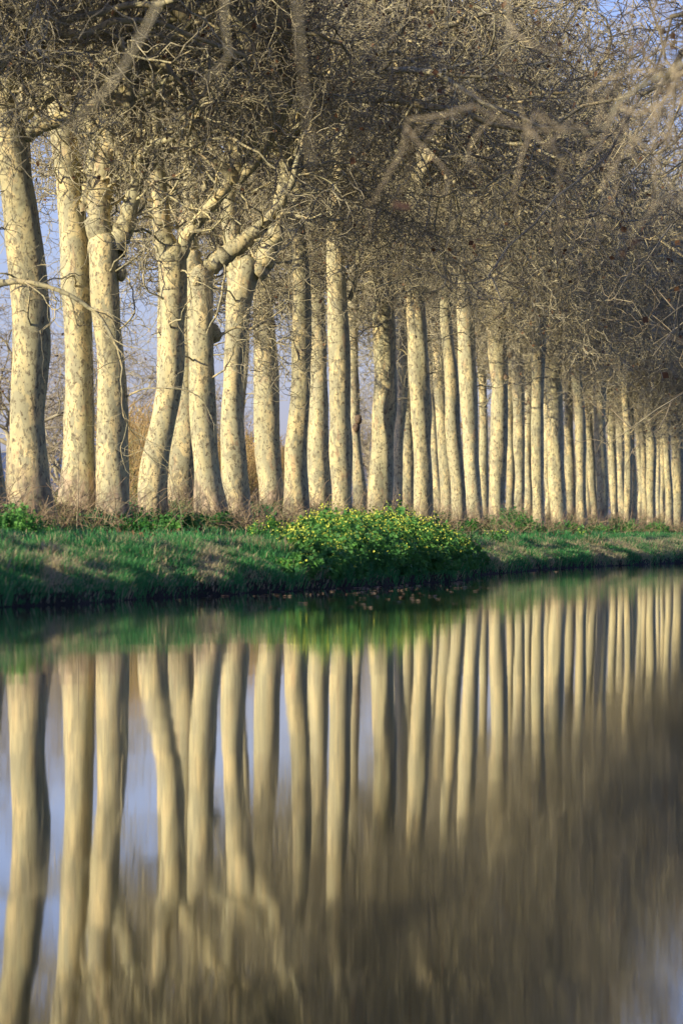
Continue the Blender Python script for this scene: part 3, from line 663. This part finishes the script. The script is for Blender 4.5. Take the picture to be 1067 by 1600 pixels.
# ------------------------------------------------------------------ flowering mustard patch
def leafy(pos, h, spread, nl, size, acc, ml, ms, droop=0.0):
    n = len(pos)
    d = norm(np.stack([rng.normal(0, .28, n), rng.normal(0, .28, n), np.ones(n)], -1))
    P, Q = walk(pos, d, h, np.full(n, .008), np.full(n, .004), 5, .12, .02)
    acc.tube(P, Q, 3, ms)
    p, dd, r = kids(P, Q, nl, .05, 1.0, 40, 95)
    m = len(p); sz = size * rng.uniform(.5, 1.4, (m, 1)); dd = norm(dd + np.array([0, 0, -.15 - droop])); sd = perp(dd) * .42
    base = p; t1 = p + dd * sz * .55; tip = p + dd * sz * 1.15 + np.array([0, 0, -1.0]) * sz * .35
    V = np.stack([base, t1 + sd * sz, tip, t1 - sd * sz], 1).reshape(-1, 3)
    acc.add(V, np.arange(m * 4).reshape(m, 4), ml)
    return P
def mustard():
    A = Acc(); n = 5200
    s = rng.uniform(96, 158, n); t = rng.random(n); L = edge(s) + .05 + t ** 1.0 * 3.4
    X, Yd = sl2w(s, L); px = 533.5 + X / Yd * FPX
    env = np.interp(px, [430, 475, 520, 570, 640, 700, 740, 768], [0, .45, .75, 1, .95, .85, .7, 0]) * np.interp(L - edge(s), [0, .4, 1.4, 3.4], [.55, .8, 1, .9])
    k = (env > rng.random(n) * .35) & (env > .05)
    s, L, X, Yd, env = s[k], L[k], X[k], Yd[k], env[k]; n = len(s)
    pos = np.stack([X, Yd, ground_z(s, L)], -1)
    h = (.16 + .48 * env) * rng.uniform(.7, 1.15, n) * (.45 + 1.0 * vn(s * .8, L * 1.1))
    h = h * (1 + .35 * (rng.random(n) < .2))
    P = leafy(pos, h, .3, 30, .095, A, 0, 0)
    # flowers at the top of about two thirds of the plants, in small heads
    f = rng.random(n) < np.interp(L - edge(s), [0, .7, 1.4], [.1, .45, .85])
    tips = P[f, -1]
    for c in range(6):
        pp = tips + rng.normal(0, 1, tips.shape) * np.array([.07, .07, .05]) + np.array([0, 0, .03])
        leaves_at(pp, .040, A, 1, False)
    # side sprays hanging to the water
    return A.mesh('mustard_plants', [M_mleaf, M_mflower], smooth=False)
tag(obj('mustard_plants', mustard()), 'dense patch of yellow flowering wild mustard overhanging the water edge', 'wild mustard', kind='stuff')
# loose mustard plants around the patch
for j, (px, L, hh, lab) in enumerate([(402, 19.0, .42, 'small yellow topped mustard plant left of the flowering patch'), (428, 19.3, .5, 'mustard sprig just left of the flowering patch'), (770, 19.6, .5, 'single mustard plant just right of the flowering patch'), (905, 19.8, .45, 'lone mustard sprig on the bank in the right half')]):
    Yd = depth_at(px, L); X = (px - 533.5) / FPX * Yd; z0 = float(ground_z(s_of(X, Yd), L)); A = Acc()
    pos = np.stack([rng.normal(0, .14, 9), rng.normal(0, .14, 9), np.zeros(9)], -1)
    P = leafy(pos, rng.uniform(.6, 1, 9) * hh, .3, 14, .09, A, 0, 0)
    for c in range(4): leaves_at(P[:, -1] + rng.normal(0, .03, (9, 3)), .04, A, 1, False)
    tag(obj('mustard_plant', A.mesh('mustard_plant', [M_mleaf, M_mflower], False), None, (X, Yd, z0)), lab, 'plant', 'loose mustard plants')

# ------------------------------------------------------------------ undergrowth at the feet of the trees
def under():
    A = Acc(); n = 7000
    s = 112 + (330 - 112) * rng.random(n) ** 1.3; L = rng.uniform(21.3, 26, n)
    k = vn(s * .45 + 3, L * .8) > .40; s, L = s[k], L[k]; n = len(s)
    X, Yd = sl2w(s, L); pos = np.stack([X, Yd, ground_z(s, L)], -1)
    h = rng.uniform(.06, .30, n) * (.4 + vn(s * .6, L))
    leafy(pos, h, .3, 10, .06, A, 0, 0)
    # trailing dry stems and brambles
    n = 9000; s = 112 + 218 * rng.random(n) ** 1.3; L = rng.uniform(21.3, 25.8, n); X, Yd = sl2w(s, L)
    k = vn(s * .5 + 9, L * .9) > .42; X, Yd, s, L = X[k], Yd[k], s[k], L[k]; n = len(s)
    pos = np.stack([X, Yd, ground_z(s, L)], -1)
    d = norm(rng.normal(size=(n, 3)) * np.array([1, 1, .5]) + np.array([.1, 0, .7]))
    P, Q = walk(pos, d, rng.uniform(.4, 1.5, n), np.full(n, .009), np.full(n, .004), 7, .2, 0, -.12); A.tube(P, Q, 3, 1)
    # fallen leaves
    n = 2200; s = 112 + 218 * rng.random(n) ** 1.3; L = rng.uniform(19.5, 24.4, n); X, Yd = sl2w(s, L)
    leaves_at(np.stack([X, Yd, ground_z(s, L) + .04], -1), .12, A, 2, False)
    # dry grass tussocks leaning down the bank
    n = 9000; s = 112 + 218 * rng.random(n) ** 1.3; L = rng.uniform(21.6, 26, n); k = vn(s * .8 + 19, L * 1.2) > .55; s, L = s[k], L[k]; n = len(s)
    X, Yd = sl2w(s, L); pos = np.stack([X, Yd, ground_z(s, L)], -1)
    d = norm(rng.normal(size=(n, 3)) * .35 + np.array([.2, -.2, 1]))
    P, Q = walk(pos, d, rng.uniform(.25, .55, n), np.full(n, .007), np.full(n, .002), 4, .1, -.05, -.35); A.tube(P, Q, 3, 3)
    return A.mesh('undergrowth', [M_ivy, M_stalk, M_leaf_dead, M_reedg], smooth=False)
tag(obj('undergrowth', under()), 'dark undergrowth of ivy, brambles and dead stems at the feet of the trunks', 'undergrowth', kind='stuff')
# leafy clumps one can tell apart
for j, (px, L, hh, wd, lab) in enumerate([
    (12, 21.2, .75, .8, 'dark leafy clump at the left edge below the first trunk'), (215, 21.4, .6, .35, 'bright green nettle clump below the low forking tree'),
    (262, 21.8, .55, .4, 'green leafy clump below the bent trunk'), (300, 22.4, .6, .35, 'green weed clump right of the bent trunk foot'),
    (345, 22.6, .55, .45, 'dark weed clump at the foot of the trunk with the swelling'), (560, 22.5, .75, .35, 'leafy tuft standing behind the yellow flowers'),
    (735, 22.3, .55, .4, 'weed clump left of the brightest far trunk'), (797, 22.8, 1.1, .9, 'large dark green clump right of the brightest far trunk'),
    (820, 22.2, .8, .8, 'spreading green clump below the wavy trunk'), (885, 22.2, .6, .7, 'low green clump below the trunk with a white lit edge'),
    (935, 22.0, .6, .7, 'low green clump below the strongly leaning trunk'), (975, 22.2, .9, .6, 'upright green clump beside the lone thin trunk'),
    (1025, 22.0, .7, .8, 'green clump near the right edge below thin trunks')]):
    Yd = depth_at(px, L); X = (px - 533.5) / FPX * Yd; z0 = float(ground_z(s_of(X, Yd), L)); A = Acc()
    n = int(60 * wd / .5); pos = np.stack([rng.normal(0, wd * .5, n), rng.normal(0, wd * .5, n), np.zeros(n)], -1)
    hs = hh * rng.uniform(.4, 1.05, n) * np.exp(-(pos[:, 0] ** 2) / (wd * wd) * .8)
    leafy(pos, hs, .3, 20, .075, A, 0, 0)
    tag(obj('weed_clump', A.mesh('weed_clump', [M_nettle if j in (1, 5, 6) else M_mleaf], False), None, (X, Yd, z0)), lab, 'plant', 'leafy weed clumps at the foot of the trees')
# sapling in front of the second trunk, and two dry stalks
for j, (px, L, hpx, lab) in enumerate([(121, 22.6, 150, 'thin bare sapling standing before the tall straight trunk'), (303, 22.4, 60, 'pale dry stalk before the bent trunk'), (312, 22.2, 52, 'second pale dry stalk right of the first')]):
    Yd = depth_at(px, L); X = (px - 533.5) / FPX * Yd; z0 = float(ground_z(s_of(X, Yd), L)); A = Acc(); m = Yd / FPX
    P, Q = walk(np.zeros((1, 3)), np.array([[0, 0, 1.]]), [hpx * m], [.016 if j == 0 else .01], [.005], 9, .05, .05); A.tube(P, Q, 5, 0)
    if j == 0:
        p, d, r = kids(P, Q, 9, .35, 1, 25, 50); P2, Q2 = walk(p, d, rng.uniform(.3, .7, 9), r * .6, r * .3, 6, .12, .06); A.tube(P2, Q2, 3, 0)
    tag(obj('sapling' if j == 0 else 'dry_stalk', A.mesh('sapling', [M_twig_brown if j == 0 else M_stalk]), None, (X, Yd, z0)), lab, 'sapling' if j == 0 else 'stalk')

# ------------------------------------------------------------------ hanging brown leaf clusters (on the dark thin tree)
host = tree_objs[25]; Yd = host.location.y; m = Yd / FPX
for (px, py, n, sp) in ((818, 632, 26, 8), (826, 640, 16, 5), (803, 652, 16, 6), (812, 660, 10, 4), (822, 605, 10, 5), (833, 628, 8, 4), (798, 672, 6, 3)):
    A = Acc(); pts = rng.normal(0, 1, (n, 3)) * np.array([sp * m, .25, sp * m]); leaves_at(pts, .19, A, 0)
    P, Q = walk(np.array([[0, 0, .5]]), np.array([[.1, 0, -1.]]), [1.0], [.01], [.004], 6, .2, 0); A.tube(P, Q, 3, 1)
    o = obj('leaf_cluster', A.mesh('leaf_cluster', [M_leaf_dead, M_twig], False), host)
    o.location = ((px - 533.5) * m - host.location.x, -3.0, CAMZ + (HOR - py) * m - host.location.z)

# ------------------------------------------------------------------ leaves floating on the water
lv = []
for v in range(5):
    k = 9; a = np.linspace(0, 2 * np.pi, k, endpoint=False); r = .085 * (1 + .3 * np.cos(a * 5) * rng.uniform(.5, 1)) * rng.uniform(.85, 1.1, k)
    V = np.concatenate([[[0, 0, .012]], np.stack([r * np.cos(a), r * np.sin(a), .004 + .022 * rng.random(k)], -1)])
    T = np.array([[0, 1 + i, 1 + (i + 1) % k] for i in range(k)])
    lv.append(mesh_np('floating_leaf', V, T, [simple('wet_leaf_%d' % v, *[((.42, .30, .17), (.3, .2, .1)), ((.30, .18, .09), (.2, .12, .06))][v % 2], 8, .5)], smooth=False))
for j in range(130):
    px = random.gauss(620, 105) if j < 100 else random.uniform(260, 1000)
    L0 = 0
    q = abs(random.gauss(0, 2.6)) + .3
    if j >= 100: q = random.uniform(.1, 1.0)
    Yg = depth_at(px, 15.8)
    for _ in range(4):
        s = s_of((px - 533.5) / FPX * Yg, Yg); L0 = float(edge(s)) - q; Yg = depth_at(px, L0)
    X = (px - 533.5) / FPX * Yg
    o = obj('fallen_leaf', lv[j % 5], None, (X, Yg, .003), random.uniform(0, 6.28), random.uniform(.5, .95))
    tag(o, 'dead brown leaf floating on the dark water below the bank', 'leaf', 'dead leaves floating on the canal')
